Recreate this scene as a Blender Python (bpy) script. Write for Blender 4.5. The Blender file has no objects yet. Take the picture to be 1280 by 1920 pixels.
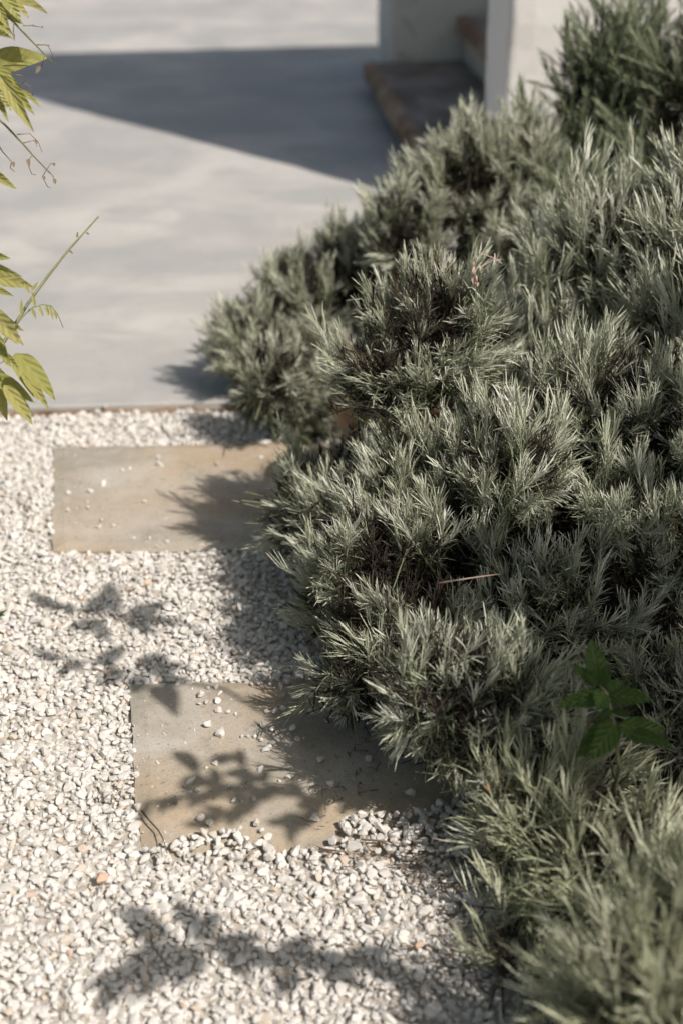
import bpy, math, random
import numpy as np
from mathutils import Vector, Matrix, noise

random.seed(11)
rng = np.random.default_rng(11)
R = math.radians
scene = bpy.context.scene
COL = scene.collection

# ------------------------------------------------------------------ camera, sky, sun, exposure
CAM = Vector((0.0, 0.0, 1.35)); PITCH = R(29.6); LENS = 50.0
cam_d = bpy.data.cameras.new('camera'); cam = bpy.data.objects.new('camera', cam_d); COL.objects.link(cam)
cam.location = CAM; cam.rotation_euler = (math.pi / 2 - PITCH, 0, 0)
cam_d.sensor_fit = 'VERTICAL'; cam_d.sensor_height = 36.0; cam_d.lens = LENS
cam_d.clip_start = 0.05; cam_d.clip_end = 500
cam_d.dof.use_dof = True; cam_d.dof.focus_distance = 2.06; cam_d.dof.aperture_fstop = 2.6
scene.camera = cam

SUN_EL = R(50.0)
SUN = Vector((0.742 * math.cos(SUN_EL), -0.670 * math.cos(SUN_EL), math.sin(SUN_EL))).normalized()   # towards the sun
world = bpy.data.worlds.new('World'); scene.world = world; world.use_nodes = True
wn = world.node_tree; wn.nodes.clear()
wo = wn.nodes.new('ShaderNodeOutputWorld'); wb = wn.nodes.new('ShaderNodeBackground'); ws = wn.nodes.new('ShaderNodeTexSky')
ws.sky_type = 'NISHITA'; ws.sun_disc = False; ws.sun_elevation = SUN_EL
ws.sun_rotation = math.atan2(SUN.x, SUN.y); ws.dust_density = 3.2; ws.ozone_density = 0.0; ws.air_density = 1.0
wb.inputs['Strength'].default_value = 0.083
wm = wn.nodes.new('ShaderNodeMix'); wm.data_type = 'RGBA'; wm.blend_type = 'MULTIPLY'; wm.inputs[0].default_value = 1.0; wm.inputs[7].default_value = (0.98, 1.025, 0.99, 1.0)
wn.links.new(ws.outputs[0], wm.inputs[6]); wn.links.new(wm.outputs[2], wb.inputs[0]); wn.links.new(wb.outputs[0], wo.inputs[0])
sun_d = bpy.data.lights.new('sun', 'SUN'); sun_d.energy = 5.0; sun_d.angle = R(0.53); sun_d.color = (1.0, 0.93, 0.85)
sun = bpy.data.objects.new('sun', sun_d); COL.objects.link(sun)
sun.rotation_euler = SUN.to_track_quat('Z', 'Y').to_euler(); sun.location = SUN * 12
scene.view_settings.view_transform = 'Standard'; scene.view_settings.look = 'None'
scene.view_settings.exposure = -0.20; scene.view_settings.gamma = 1.0
scene.cycles.use_denoising = True
scene.cycles.max_bounces = 5; scene.cycles.diffuse_bounces = 2; scene.cycles.transmission_bounces = 3; scene.cycles.glossy_bounces = 2
scene.cycles.use_adaptive_sampling = True; scene.cycles.adaptive_threshold = 0.03
scene.render.film_transparent = False

# ------------------------------------------------------------------ measuring helpers (photo pixels at a known distance -> metres)
F = LENS / 36.0 * 1920.0
FW = Vector((0, math.cos(PITCH), -math.sin(PITCH))); UP = Vector((0, math.sin(PITCH), math.cos(PITCH))); RT = Vector((1, 0, 0))
def spot(px, py, d):
    return CAM + FW * d + RT * ((px - 640) / F * d) + UP * ((960 - py) / F * d)
def ground(px, py, z=0.0):
    v = FW + RT * ((px - 640) / F) + UP * ((960 - py) / F)
    return CAM + v * ((z - CAM.z) / v.z)
def project(p):
    q = Vector(p) - CAM; d = q.dot(FW)
    return (640 + q.x / d * F, 960 - q.dot(UP) / d * F, d)

# ------------------------------------------------------------------ object helpers
def tag(o, label=None, cat=None, group=None, kind=None):
    if label: o['label'] = label
    if cat: o['category'] = cat
    if group: o['group'] = group
    if kind: o['kind'] = kind
    return o
def empty(name, loc=(0, 0, 0), rz=0.0):
    o = bpy.data.objects.new(name, None); COL.objects.link(o)
    o.location = loc; o.rotation_euler = (0, 0, rz); o.empty_display_size = 0.05
    return o
def link(name, me, mat=None, parent=None, loc=None, rot=None):
    o = bpy.data.objects.new(name, me); COL.objects.link(o)
    if mat is not None and not me.materials: me.materials.append(mat)
    if parent is not None: o.parent = parent
    if loc is not None: o.location = loc
    if rot is not None: o.rotation_euler = rot
    return o
def mesh(name, verts, faces, mat=None, smooth=True):
    me = bpy.data.meshes.new(name)
    me.from_pydata([tuple(v) for v in verts], [], faces)
    if mat is not None: me.materials.append(mat)
    if smooth: me.polygons.foreach_set('use_smooth', [True] * len(me.polygons))
    me.update()
    return me
class MB:
    """collects pieces of one part"""
    def __init__(s): s.v = []; s.f = []
    def add(s, v, f):
        n = len(s.v); s.v.extend(v); s.f.extend([tuple(i + n for i in q) for q in f])
    def tube(s, pts, rad, n=6, cap=True):
        pts = [Vector(p) for p in pts]; v = []; f = []
        m = len(pts); prev = None
        for i, p in enumerate(pts):
            t = (pts[min(i + 1, m - 1)] - pts[max(i - 1, 0)]).normalized()
            a = prev if prev is not None else (Vector((0, 0, 1)) if abs(t.z) < 0.9 else Vector((1, 0, 0)))
            a = (a - t * a.dot(t)).normalized(); b = t.cross(a); prev = a
            r = rad[i] if isinstance(rad, (list, tuple)) else rad
            for k in range(n):
                an = 2 * math.pi * k / n
                v.append(p + (a * math.cos(an) + b * math.sin(an)) * r)
        for i in range(m - 1):
            for k in range(n):
                f.append((i * n + k, i * n + (k + 1) % n, (i + 1) * n + (k + 1) % n, (i + 1) * n + k))
        if cap:
            f.append(tuple(range(n - 1, -1, -1))); f.append(tuple((m - 1) * n + k for k in range(n)))
        s.add(v, f)
    def build(s, name, mat, parent=None, smooth=True):
        return link(name, mesh(name, s.v, s.f, mat, smooth), None, parent)

def grid_box(x0, x1, y0, y1, z0, z1, step, amp, scale=3.0, seed=0.0, round_amp=0.0):
    """a box whose six faces are gridded and pushed about a little: plaster, stone"""
    import bmesh
    bm = bmesh.new()
    nx = max(1, int(round((x1 - x0) / step))); ny = max(1, int(round((y1 - y0) / step))); nz = max(1, int(round((z1 - z0) / step)))
    cache = {}
    def V(i, j, k):
        key = (i, j, k)
        if key not in cache:
            cache[key] = bm.verts.new((x0 + (x1 - x0) * i / nx, y0 + (y1 - y0) * j / ny, z0 + (z1 - z0) * k / nz))
        return cache[key]
    for i in range(nx):
        for j in range(ny):
            bm.faces.new((V(i, j, 0), V(i, j + 1, 0), V(i + 1, j + 1, 0), V(i + 1, j, 0)))
            bm.faces.new((V(i, j, nz), V(i + 1, j, nz), V(i + 1, j + 1, nz), V(i, j + 1, nz)))
    for i in range(nx):
        for k in range(nz):
            bm.faces.new((V(i, 0, k), V(i + 1, 0, k), V(i + 1, 0, k + 1), V(i, 0, k + 1)))
            bm.faces.new((V(i, ny, k), V(i, ny, k + 1), V(i + 1, ny, k + 1), V(i + 1, ny, k)))
    for j in range(ny):
        for k in range(nz):
            bm.faces.new((V(0, j, k), V(0, j, k + 1), V(0, j + 1, k + 1), V(0, j + 1, k)))
            bm.faces.new((V(nx, j, k), V(nx, j + 1, k), V(nx, j + 1, k + 1), V(nx, j, k + 1)))
    for v in bm.verts:
        p = v.co.copy()
        v.co += noise.noise_vector(p * scale + Vector((seed, seed * 2, 0))) * amp
        v.co += noise.noise_vector(p * scale * 5 + Vector((seed, 7, 3))) * amp * 0.4
    me = bpy.data.meshes.new('box'); bm.to_mesh(me); bm.free()
    me.polygons.foreach_set('use_smooth', [False] * len(me.polygons))
    return me
def bevel(o, w=0.006, seg=2, ang=50):
    m = o.modifiers.new('bevel', 'BEVEL'); m.width = w; m.segments = seg; m.limit_method = 'ANGLE'; m.angle_limit = R(ang)
    return o

# ------------------------------------------------------------------ material helpers
def new_mat(name):
    m = bpy.data.materials.new(name); m.use_nodes = True
    nt = m.node_tree; nt.nodes.clear()
    out = nt.nodes.new('ShaderNodeOutputMaterial'); bs = nt.nodes.new('ShaderNodeBsdfPrincipled')
    nt.links.new(bs.outputs[0], out.inputs[0])
    return m, nt, bs, out
def N(nt, t, **kw):
    n = nt.nodes.new(t)
    for k, v in kw.items():
        if k.startswith('in_'):
            n.inputs[k[3:].replace('_', ' ')].default_value = v
        else: setattr(n, k, v)
    return n
def ramp(nt, fac, stops, interp='LINEAR'):
    r = nt.nodes.new('ShaderNodeValToRGB'); r.color_ramp.interpolation = interp
    el = r.color_ramp.elements
    while len(el) < len(stops): el.new(0.5)
    for e, (p, c) in zip(el, stops):
        e.position = p; e.color = (*c, 1.0) if len(c) == 3 else c
    nt.links.new(fac, r.inputs[0]); return r.outputs[0]
def mix(nt, fac, a, b, blend='MIX'):
    m = nt.nodes.new('ShaderNodeMix'); m.data_type = 'RGBA'; m.blend_type = blend
    for s, v in ((m.inputs[0], fac), (m.inputs[6], a), (m.inputs[7], b)):
        if hasattr(v, 'is_linked'): nt.links.new(v, s)
        else: s.default_value = v if isinstance(v, (int, float)) else (*v, 1.0)
    return m.outputs[2]
def noise_tex(nt, scale, detail=4, rough=0.55, coord='Object', vec=None, dist=0.0):
    if vec is None:
        tc = nt.nodes.new('ShaderNodeTexCoord'); vec = tc.outputs[coord]
    n = N(nt, 'ShaderNodeTexNoise', in_Scale=scale, in_Detail=detail, in_Roughness=rough, in_Distortion=dist)
    nt.links.new(vec, n.inputs['Vector']); return n.outputs[0]
def bump(nt, bs, h, strength, dist=0.01):
    b = N(nt, 'ShaderNodeBump', in_Strength=strength, in_Distance=dist)
    nt.links.new(h, b.inputs['Height']); nt.links.new(b.outputs[0], bs.inputs['Normal']); return b

def mat_concrete():
    m, nt, bs, out = new_mat('poured_concrete')
    big = noise_tex(nt, 1.5, 5, 0.6, dist=0.4); mid = noise_tex(nt, 5.5, 6, 0.62); fine = noise_tex(nt, 160, 3, 0.7)
    tc = N(nt, 'ShaderNodeTexCoord'); mp = N(nt, 'ShaderNodeMapping'); mp.inputs['Scale'].default_value = (2.0, 3.6, 1.0)
    nt.links.new(tc.outputs['Object'], mp.inputs['Vector'])
    streak = noise_tex(nt, 1.0, 5, 0.6, vec=mp.outputs[0], dist=0.6)
    c = ramp(nt, big, [(0.38, (0.44, 0.425, 0.405)), (0.62, (0.56, 0.535, 0.505))])
    c = mix(nt, ramp(nt, streak, [(0.46, (0, 0, 0)), (0.60, (0.9, 0.9, 0.9))]), c, (0.40, 0.395, 0.385))
    blot = noise_tex(nt, 3.3, 5, 0.62, dist=0.8); c = mix(nt, ramp(nt, blot, [(0.50, (0, 0, 0)), (0.62, (0.6, 0.6, 0.6))]), c, (0.38, 0.375, 0.37))
    sp = noise_tex(nt, 45, 3, 0.7); c = mix(nt, ramp(nt, sp, [(0.60, (0, 0, 0)), (0.72, (0.35, 0.35, 0.35))]), c, (0.33, 0.31, 0.29))
    c = mix(nt, ramp(nt, mid, [(0.50, (0, 0, 0)), (0.78, (0.35, 0.35, 0.35))]), c, (0.60, 0.58, 0.55))
    c = mix(nt, 0.12, c, fine, 'OVERLAY')
    nt.links.new(c, bs.inputs['Base Color']); bs.inputs['Roughness'].default_value = 0.62
    bump(nt, bs, fine, 0.15, 0.002); return m
def mat_plaster(name, base, dirt, cover):
    m, nt, bs, out = new_mat(name)
    a = noise_tex(nt, 2.3, 6, 0.62, dist=0.5); b = noise_tex(nt, 30, 5, 0.65); s = noise_tex(nt, 7, 8, 0.7, dist=0.3)
    c = mix(nt, ramp(nt, s, [(0.62 - cover, (0, 0, 0)), (0.75 - cover, (1, 1, 1))]), base, dirt)
    c = mix(nt, ramp(nt, a, [(0.35, (0, 0, 0)), (0.7, (0.25, 0.25, 0.25))]), c, tuple(x * 0.88 for x in base))
    nt.links.new(c, bs.inputs['Base Color']); bs.inputs['Roughness'].default_value = 0.85
    bump(nt, bs, b, 0.35, 0.006); return m
def mat_simple(name, stops, scale, rough=0.7, bumps=0.3, bscale=60, coord='Object', bdist=0.004):
    m, nt, bs, out = new_mat(name)
    a = noise_tex(nt, scale, 6, 0.62, coord, dist=0.3); b = noise_tex(nt, bscale, 5, 0.65, coord)
    nt.links.new(ramp(nt, a, stops), bs.inputs['Base Color'])
    bs.inputs['Roughness'].default_value = rough
    bump(nt, bs, b, bumps, bdist); return m
def mat_slab():
    m, nt, bs, out = new_mat('weathered_sandstone')
    a = noise_tex(nt, 5.0, 6, 0.65, dist=0.6); b = noise_tex(nt, 11, 7, 0.7); f = noise_tex(nt, 260, 4, 0.7); g = noise_tex(nt, 2.6, 4, 0.5)
    c = ramp(nt, a, [(0.36, (0.36, 0.325, 0.27)), (0.50, (0.47, 0.425, 0.365)), (0.64, (0.56, 0.52, 0.465))])
    c = mix(nt, ramp(nt, g, [(0.44, (0, 0, 0)), (0.60, (0.8, 0.8, 0.8))]), c, (0.47, 0.36, 0.245))
    c = mix(nt, ramp(nt, b, [(0.52, (0, 0, 0)), (0.66, (0.55, 0.55, 0.55))]), c, (0.27, 0.25, 0.215))
    b2 = noise_tex(nt, 34, 5, 0.7); c = mix(nt, ramp(nt, b2, [(0.50, (0, 0, 0)), (0.68, (0.45, 0.45, 0.45))]), c, (0.53, 0.49, 0.43))
    c = mix(nt, ramp(nt, f, [(0.52, (0, 0, 0)), (0.68, (0.5, 0.5, 0.5))]), c, (0.24, 0.205, 0.16))
    pit = noise_tex(nt, 110, 3, 0.6); c = mix(nt, ramp(nt, pit, [(0.62, (0, 0, 0)), (0.70, (0.6, 0.6, 0.6))]), c, (0.19, 0.165, 0.13))
    nt.links.new(c, bs.inputs['Base Color']); bs.inputs['Roughness'].default_value = 0.75
    bb = N(nt, 'ShaderNodeMath', operation='ADD'); nt.links.new(b, bb.inputs[0]); nt.links.new(f, bb.inputs[1])
    bump(nt, bs, bb.outputs[0], 0.45, 0.003); return m
def mat_pebble():
    m, nt, bs, out = new_mat('white_marble_pebble')
    oi = N(nt, 'ShaderNodeObjectInfo')
    c = ramp(nt, oi.outputs['Random'], [(0.0, (0.74, 0.705, 0.67)), (0.35, (0.79, 0.76, 0.725)), (0.62, (0.72, 0.69, 0.655)), (0.80, (0.76, 0.725, 0.685)),
                                        (0.92, (0.62, 0.59, 0.55)), (0.975, (0.66, 0.585, 0.49)), (0.996, (0.62, 0.49, 0.40))])
    n1 = noise_tex(nt, 60, 2, 0.6); n2 = noise_tex(nt, 300, 1, 0.7)
    c = mix(nt, ramp(nt, n1, [(0.52, (0, 0, 0)), (0.75, (0.35, 0.35, 0.35))]), c, (0.62, 0.57, 0.51))
    nt.links.new(c, bs.inputs['Base Color']); bs.inputs['Roughness'].default_value = 0.55
    bump(nt, bs, n2, 0.35, 0.002); return m
def mat_leaf(name, ca, cb, cc, trans, rough=0.55, old=None, noise_scale=40):
    """ca..cc: colours picked per sprig; a thin leaf that lets some light through"""
    m, nt, bs, out = new_mat(name)
    oi = N(nt, 'ShaderNodeObjectInfo')
    at = N(nt, 'ShaderNodeAttribute', attribute_name='tint'); ad = N(nt, 'ShaderNodeMath', operation='ADD'); fr = N(nt, 'ShaderNodeMath', operation='FRACT')
    nt.links.new(oi.outputs['Random'], ad.inputs[0]); nt.links.new(at.outputs['Fac'], ad.inputs[1]); nt.links.new(ad.outputs[0], fr.inputs[0])
    c = ramp(nt, fr.outputs[0], [(0.0, ca), (0.55, cb), (1.0, cc)])
    n1 = noise_tex(nt, noise_scale, 1, 0.6)
    c = mix(nt, ramp(nt, n1, [(0.35, (0, 0, 0)), (0.7, (0.5, 0.5, 0.5))]), c, tuple(x * 0.72 for x in cb))
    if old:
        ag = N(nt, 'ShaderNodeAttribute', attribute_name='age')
        c = mix(nt, ramp(nt, ag.outputs['Fac'], [(0.0, (0, 0, 0)), (0.30, (0.25, 0.25, 0.25)), (0.75, (1, 1, 1))]), old, c)  # older base leaves greener, and darkened to paint shade low in each sprig
    nt.links.new(c, bs.inputs['Base Color']); bs.inputs['Roughness'].default_value = rough
    tr = N(nt, 'ShaderNodeBsdfTranslucent'); ms = N(nt, 'ShaderNodeMixShader'); ms.inputs[0].default_value = trans
    tc = mix(nt, 1.0, c, (1.0, 1.05, 0.62), 'MULTIPLY'); nt.links.new(tc, tr.inputs[0])
    nt.links.new(bs.outputs[0], ms.inputs[1]); nt.links.new(tr.outputs[0], ms.inputs[2]); nt.links.new(ms.outputs[0], out.inputs[0])
    return m

M = {}
M['concrete'] = mat_concrete()
M['wall'] = mat_plaster('whitewashed_plaster', (0.82, 0.79, 0.765), (0.70, 0.67, 0.63), 0.0)
M['old_wall'] = mat_plaster('peeling_plaster', (0.70, 0.685, 0.63), (0.20, 0.165, 0.125), 0.07)
M['riser'] = mat_plaster('dirty_whitewash', (0.66, 0.59, 0.49), (0.40, 0.31, 0.22), 0.0)
M['tread'] = mat_simple('worn_brown_stone', [(0.36, (0.14, 0.112, 0.09)), (0.52, (0.24, 0.205, 0.175)), (0.66, (0.34, 0.295, 0.25))], 5.0, 0.8, 0.5, 30)
M['tread_edge'] = mat_simple('rusty_stone_face', [(0.38, (0.16, 0.095, 0.055)), (0.52, (0.36, 0.24, 0.15)), (0.66, (0.48, 0.38, 0.28))], 7.0, 0.85, 0.6, 30)
M['earth'] = mat_simple('dark_earth', [(0.3, (0.028, 0.020, 0.014)), (0.7, (0.070, 0.050, 0.034))], 9.0, 0.95, 0.9, 90, bdist=0.02)
M['grit'] = mat_simple('pale_grit', [(0.3, (0.50, 0.45, 0.39)), (0.7, (0.70, 0.655, 0.60))], 90.0, 0.95, 0.9, 220, bdist=0.006)
M['slab'] = mat_slab()
M['pebble'] = mat_pebble()
M['rust'] = mat_simple('rusted_steel', [(0.36, (0.16, 0.085, 0.04)), (0.50, (0.34, 0.235, 0.155)), (0.62, (0.42, 0.37, 0.31))], 9, 0.85, 0.4, 120)
M['bark'] = mat_simple('grey_brown_bark', [(0.3, (0.05, 0.036, 0.026)), (0.7, (0.15, 0.115, 0.085))], 35, 0.9, 0.7, 150)
M['dry'] = mat_simple('dry_plant_litter', [(0.36, (0.13, 0.085, 0.055)), (0.50, (0.24, 0.175, 0.12)), (0.64, (0.36, 0.285, 0.21))], 30, 0.85, 0.3, 120)
M['pink_dry'] = mat_simple('faded_pink_flower', [(0.3, (0.36, 0.23, 0.19)), (0.7, (0.55, 0.42, 0.37))], 60, 0.8, 0.3, 200)
M['terracotta'] = mat_simple('old_terracotta', [(0.36, (0.24, 0.12, 0.055)), (0.50, (0.34, 0.18, 0.09)), (0.62, (0.42, 0.30, 0.20))], 14, 0.85, 0.4, 90)
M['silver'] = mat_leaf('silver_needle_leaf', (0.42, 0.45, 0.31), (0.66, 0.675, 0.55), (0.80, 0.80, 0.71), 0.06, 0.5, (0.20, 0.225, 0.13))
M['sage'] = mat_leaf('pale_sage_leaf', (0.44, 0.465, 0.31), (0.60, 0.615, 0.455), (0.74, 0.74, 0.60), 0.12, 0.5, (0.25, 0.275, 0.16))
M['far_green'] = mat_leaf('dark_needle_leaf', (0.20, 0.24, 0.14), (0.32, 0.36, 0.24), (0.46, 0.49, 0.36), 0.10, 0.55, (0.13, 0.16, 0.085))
M['twiggy'] = mat_simple('dead_inner_twigs', [(0.3, (0.020, 0.015, 0.010)), (0.7, (0.055, 0.040, 0.026))], 30, 0.9, 0.0, 10)  # brown inner twigs, darkened further to paint shade into the bush hollows
M['wist'] = mat_leaf('yellow_green_leaf', (0.36, 0.36, 0.11), (0.43, 0.41, 0.15), (0.48, 0.43, 0.18), 0.30, 0.42, noise_scale=25)
M['wist_stem'] = mat_simple('green_twig', [(0.3, (0.16, 0.17, 0.08)), (0.7, (0.28, 0.29, 0.15))], 40, 0.6, 0.2, 200)
M['mint'] = mat_leaf('fresh_green_leaf', (0.08, 0.15, 0.032), (0.11, 0.20, 0.044), (0.14, 0.25, 0.065), 0.28, 0.6, noise_scale=9)
def veined(m, scale, strength, blemish=None):
    nt = m.node_tree; bs = next(n for n in nt.nodes if n.type == 'BSDF_PRINCIPLED')
    tc = N(nt, 'ShaderNodeTexCoord'); sx = N(nt, 'ShaderNodeSeparateXYZ'); nt.links.new(tc.outputs['Object'], sx.inputs[0])
    ab = N(nt, 'ShaderNodeMath', operation='ABSOLUTE'); nt.links.new(sx.outputs[0], ab.inputs[0])
    mu = N(nt, 'ShaderNodeMath', operation='MULTIPLY_ADD'); mu.inputs[1].default_value = -0.8; nt.links.new(ab.outputs[0], mu.inputs[0]); nt.links.new(sx.outputs[1], mu.inputs[2])
    sc_ = N(nt, 'ShaderNodeMath', operation='MULTIPLY'); sc_.inputs[1].default_value = scale; nt.links.new(mu.outputs[0], sc_.inputs[0])
    sn = N(nt, 'ShaderNodeMath', operation='SINE'); nt.links.new(sc_.outputs[0], sn.inputs[0])
    vo = N(nt, 'ShaderNodeTexVoronoi', in_Scale=scale * 0.22); nt.links.new(tc.outputs['Object'], vo.inputs['Vector'])
    ad = N(nt, 'ShaderNodeMath', operation='ADD'); nt.links.new(sn.outputs[0], ad.inputs[0]); nt.links.new(vo.outputs['Distance'], ad.inputs[1])
    bump(nt, bs, ad.outputs[0], strength, 0.004)
    # thin pale midrib, browned spots
    l = bs.inputs['Base Color'].links[0].from_socket
    rib = ramp(nt, ab.outputs[0], [(0.0, (0.55, 0.55, 0.55)), (0.035, (0, 0, 0))]); c = mix(nt, rib, l, (0.34, 0.38, 0.16))
    if blemish:
        n = noise_tex(nt, 5.0, 4, 0.7); c = mix(nt, ramp(nt, n, [(0.58, (0, 0, 0)), (0.68, (0.65, 0.65, 0.65))]), c, blemish)
    nt.links.new(c, bs.inputs['Base Color'])
veined(M['mint'], 34.0, 0.8)
veined(M['wist'], 30.0, 0.35, (0.36, 0.25, 0.10))
M['orange'] = mat_simple('orange_petal', [(0.3, (0.45, 0.14, 0.04)), (0.7, (0.55, 0.20, 0.06))], 40, 0.6, 0.1, 200)

# ------------------------------------------------------------------ scattering (uncountable stuff): geometry-node copies of plain mesh pieces
def scatter(name, pts, eul, scl, idx, sources, parent=None):
    me = bpy.data.meshes.new(name); me.vertices.add(len(pts)); me.vertices.foreach_set('co', np.asarray(pts, dtype=np.float32).ravel())
    for nm, typ, dat, key in (('turn', 'FLOAT_VECTOR', eul, 'vector'), ('size', 'FLOAT_VECTOR', scl, 'vector'), ('pick', 'INT', idx, 'value')):
        at = me.attributes.new(nm, typ, 'POINT'); at.data.foreach_set(key, np.asarray(dat).ravel())
    o = link(name, me, None, parent)
    ng = bpy.data.node_groups.new(name + '_copies', 'GeometryNodeTree')
    ng.interface.new_socket('Geometry', in_out='INPUT', socket_type='NodeSocketGeometry')
    ng.interface.new_socket('Geometry', in_out='OUTPUT', socket_type='NodeSocketGeometry')
    gi = ng.nodes.new('NodeGroupInput'); go = ng.nodes.new('NodeGroupOutput')
    ip = ng.nodes.new('GeometryNodeInstanceOnPoints'); jn = ng.nodes.new('GeometryNodeGeometryToInstance')
    for s in sources:
        oi = ng.nodes.new('GeometryNodeObjectInfo'); oi.inputs['Object'].default_value = s
        ng.links.new(oi.outputs['Geometry'], jn.inputs[0])
    def attr(nm, typ):
        a = ng.nodes.new('GeometryNodeInputNamedAttribute'); a.data_type = typ; a.inputs['Name'].default_value = nm
        return next(x for x in a.outputs if x.enabled and x.name == 'Attribute')
    er = ng.nodes.new('FunctionNodeEulerToRotation'); ng.links.new(attr('turn', 'FLOAT_VECTOR'), er.inputs[0])
    ng.links.new(gi.outputs[0], ip.inputs['Points']); ng.links.new(jn.outputs[0], ip.inputs['Instance'])
    ip.inputs['Pick Instance'].default_value = True
    ng.links.new(attr('pick', 'INT'), ip.inputs['Instance Index'])
    ng.links.new(er.outputs[0], ip.inputs['Rotation']); ng.links.new(attr('size', 'FLOAT_VECTOR'), ip.inputs['Scale'])
    ng.links.new(ip.outputs[0], go.inputs[0])
    md = o.modifiers.new('copies', 'NODES'); md.node_group = ng
    o['kind'] = 'stuff'
    return o

# ================================================================== THE SETTING
# the earth, one sheet to the horizon
def sheet(name, poly, z, mat, label=None):
    o = link(name, mesh(name, [(x, y, z) for x, y in poly], [tuple(range(len(poly)))], None, False), mat); o['kind'] = 'structure'
    return o
sheet('ground', [(-80, -80), (80, -80), (80, 160), (-80, 160)], -0.03, M['earth'])
sheet('gravel_bed', [(-3.4, -1.2), (0.42, -1.2), (0.42, 1.4), (0.26, 2.1), (0.10, 2.83), (-3.4, 2.62)], 0.0090, M['grit'])

# courtyard slab: front edge 2.8 m away, turned a little; it ends at the planted bed on the right
def edge_y(x): return 2.812 + 0.062 * (x + 0.24)
pad = [(-14, edge_y(-14)), (-0.13, edge_y(-0.13)), (0.30, 3.75), (0.44, 4.30), (1.5, 4.6), (9, 5.6), (9, 30), (-14, 30)]
def solid_poly(poly, z0, z1):
    n = len(poly); v = [(x, y, z0) for x, y in poly] + [(x, y, z1) for x, y in poly]
    return v, [tuple(range(n, 2 * n)), tuple(range(n - 1, -1, -1))] + [(i, (i + 1) % n, n + (i + 1) % n, n + i) for i in range(n)]
v, f = solid_poly(pad, -0.025, 0.030)
o = link('courtyard_pavement', mesh('courtyard_pavement', v, f, None, False), M['concrete']); o['kind'] = 'structure'; bevel(o, 0.004, 2)
# rusty steel edging between courtyard and gravel
eb = MB()
npts = 60; xs = np.linspace(-5, -0.06, npts)
vv = []; ff = []
for i, x in enumerate(xs):
    w = 0.0022 * noise.noise(Vector((x * 3, 0, 0))); y0 = edge_y(x) - 0.005 + w; zt = 0.0215 + 0.004 * noise.noise(Vector((x * 4, 5, 0)))
    vv += [(x, y0 - 0.007, -0.02), (x, y0 - 0.007, zt), (x, y0, zt), (x, y0, -0.02)]
for i in range(npts - 1):
    a = i * 4; b = a + 4
    ff += [(a, b, b + 1, a + 1), (a + 1, b + 1, b + 2, a + 2), (a + 2, b + 2, b + 3, a + 3)]
eb.add(vv, ff); o = eb.build('steel_edging', M['rust'], None, False)
tag(o, 'thin rusty brown edging strip between the grey courtyard and the gravel', 'edging')

# ------------------------------------------------------------------ stepping stones
def stone(name, corners, label, seed, dip=0.0):
    """corners (TL, TR, BR, BL) on the ground; a rough-edged slab"""
    import bmesh
    TL, TR, BR, BL = [Vector((c[0], c[1], 0)) for c in corners]
    n = 26; m = 18; zt = 0.021; v = []; f = []
    for j in range(m + 1):
        for i in range(n + 1):
            s, t = i / n, j / m
            p = (BL * (1 - s) + BR * s) * (1 - t) + (TL * (1 - s) + TR * s) * t
            e = min(s * 4, (1 - s) * 4, t * 3, (1 - t) * 3, 1)
            w = noise.noise_vector(Vector((p.x * 14 + seed, p.y * 14, 0))) * (0.007 if e < 0.01 else 0.0)
            dz = 0.0022 * noise.noise(Vector((p.x * 7, p.y * 7, seed))) - (0.004 if e < 0.01 else 0.0)
            v.append((p.x + w.x, p.y + w.y, zt + dz - dip * (1 - min(t / 0.35, 1)) ** 1.5))
    for j in range(m):
        for i in range(n):
            a = j * (n + 1) + i; f.append((a, a + 1, a + n + 2, a + n + 1))
    loop = [i for i in range(n + 1)] + [j * (n + 1) + n for j in range(1, m + 1)] + [m * (n + 1) + i for i in range(n - 1, -1, -1)] + [j * (n + 1) for j in range(m - 1, 0, -1)]
    base = len(v); v += [(v[i][0], v[i][1], -0.02) for i in loop]; k = len(loop)
    f += [(loop[i], base + i, base + (i + 1) % k, loop[(i + 1) % k]) for i in range(k)]
    o = link(name, mesh(name, v, f, None, False), M['slab']); tag(o, label, 'paving slab', 'stepping stones in the gravel path')
    return o
Z0 = 0.02
def gxy(px, py): p = ground(px, py, Z0); return (p.x, p.y)
s1 = [gxy(243, 1280), gxy(985, 1262), gxy(1060, 1606), gxy(264, 1612)]
s2 = [gxy(99, 836), gxy(668, 826), gxy(716, 1026), gxy(98, 1031)]
stone('stepping_stone', s1, 'near sandstone paving slab half in the bush\'s dark shadow', 1.3, 0.012)
stone('stepping_stone', s2, 'far beige paving slab just in front of the grey courtyard', 5.1)
def in_quad(q, x, y, grow=0.0):
    cx = sum(p[0] for p in q) / 4; cy = sum(p[1] for p in q) / 4; ok = True
    for i in range(4):
        ax, ay = q[i]; bx, by = q[(i + 1) % 4]; nx, ny = by - ay, -(bx - ax); L = math.hypot(nx, ny)
        d = ((x - ax) * nx + (y - ay) * ny) / L; dc = ((cx - ax) * nx + (cy - ay) * ny) / L
        if d * (1 if dc > 0 else -1) < -grow: ok = False
    return ok

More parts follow.
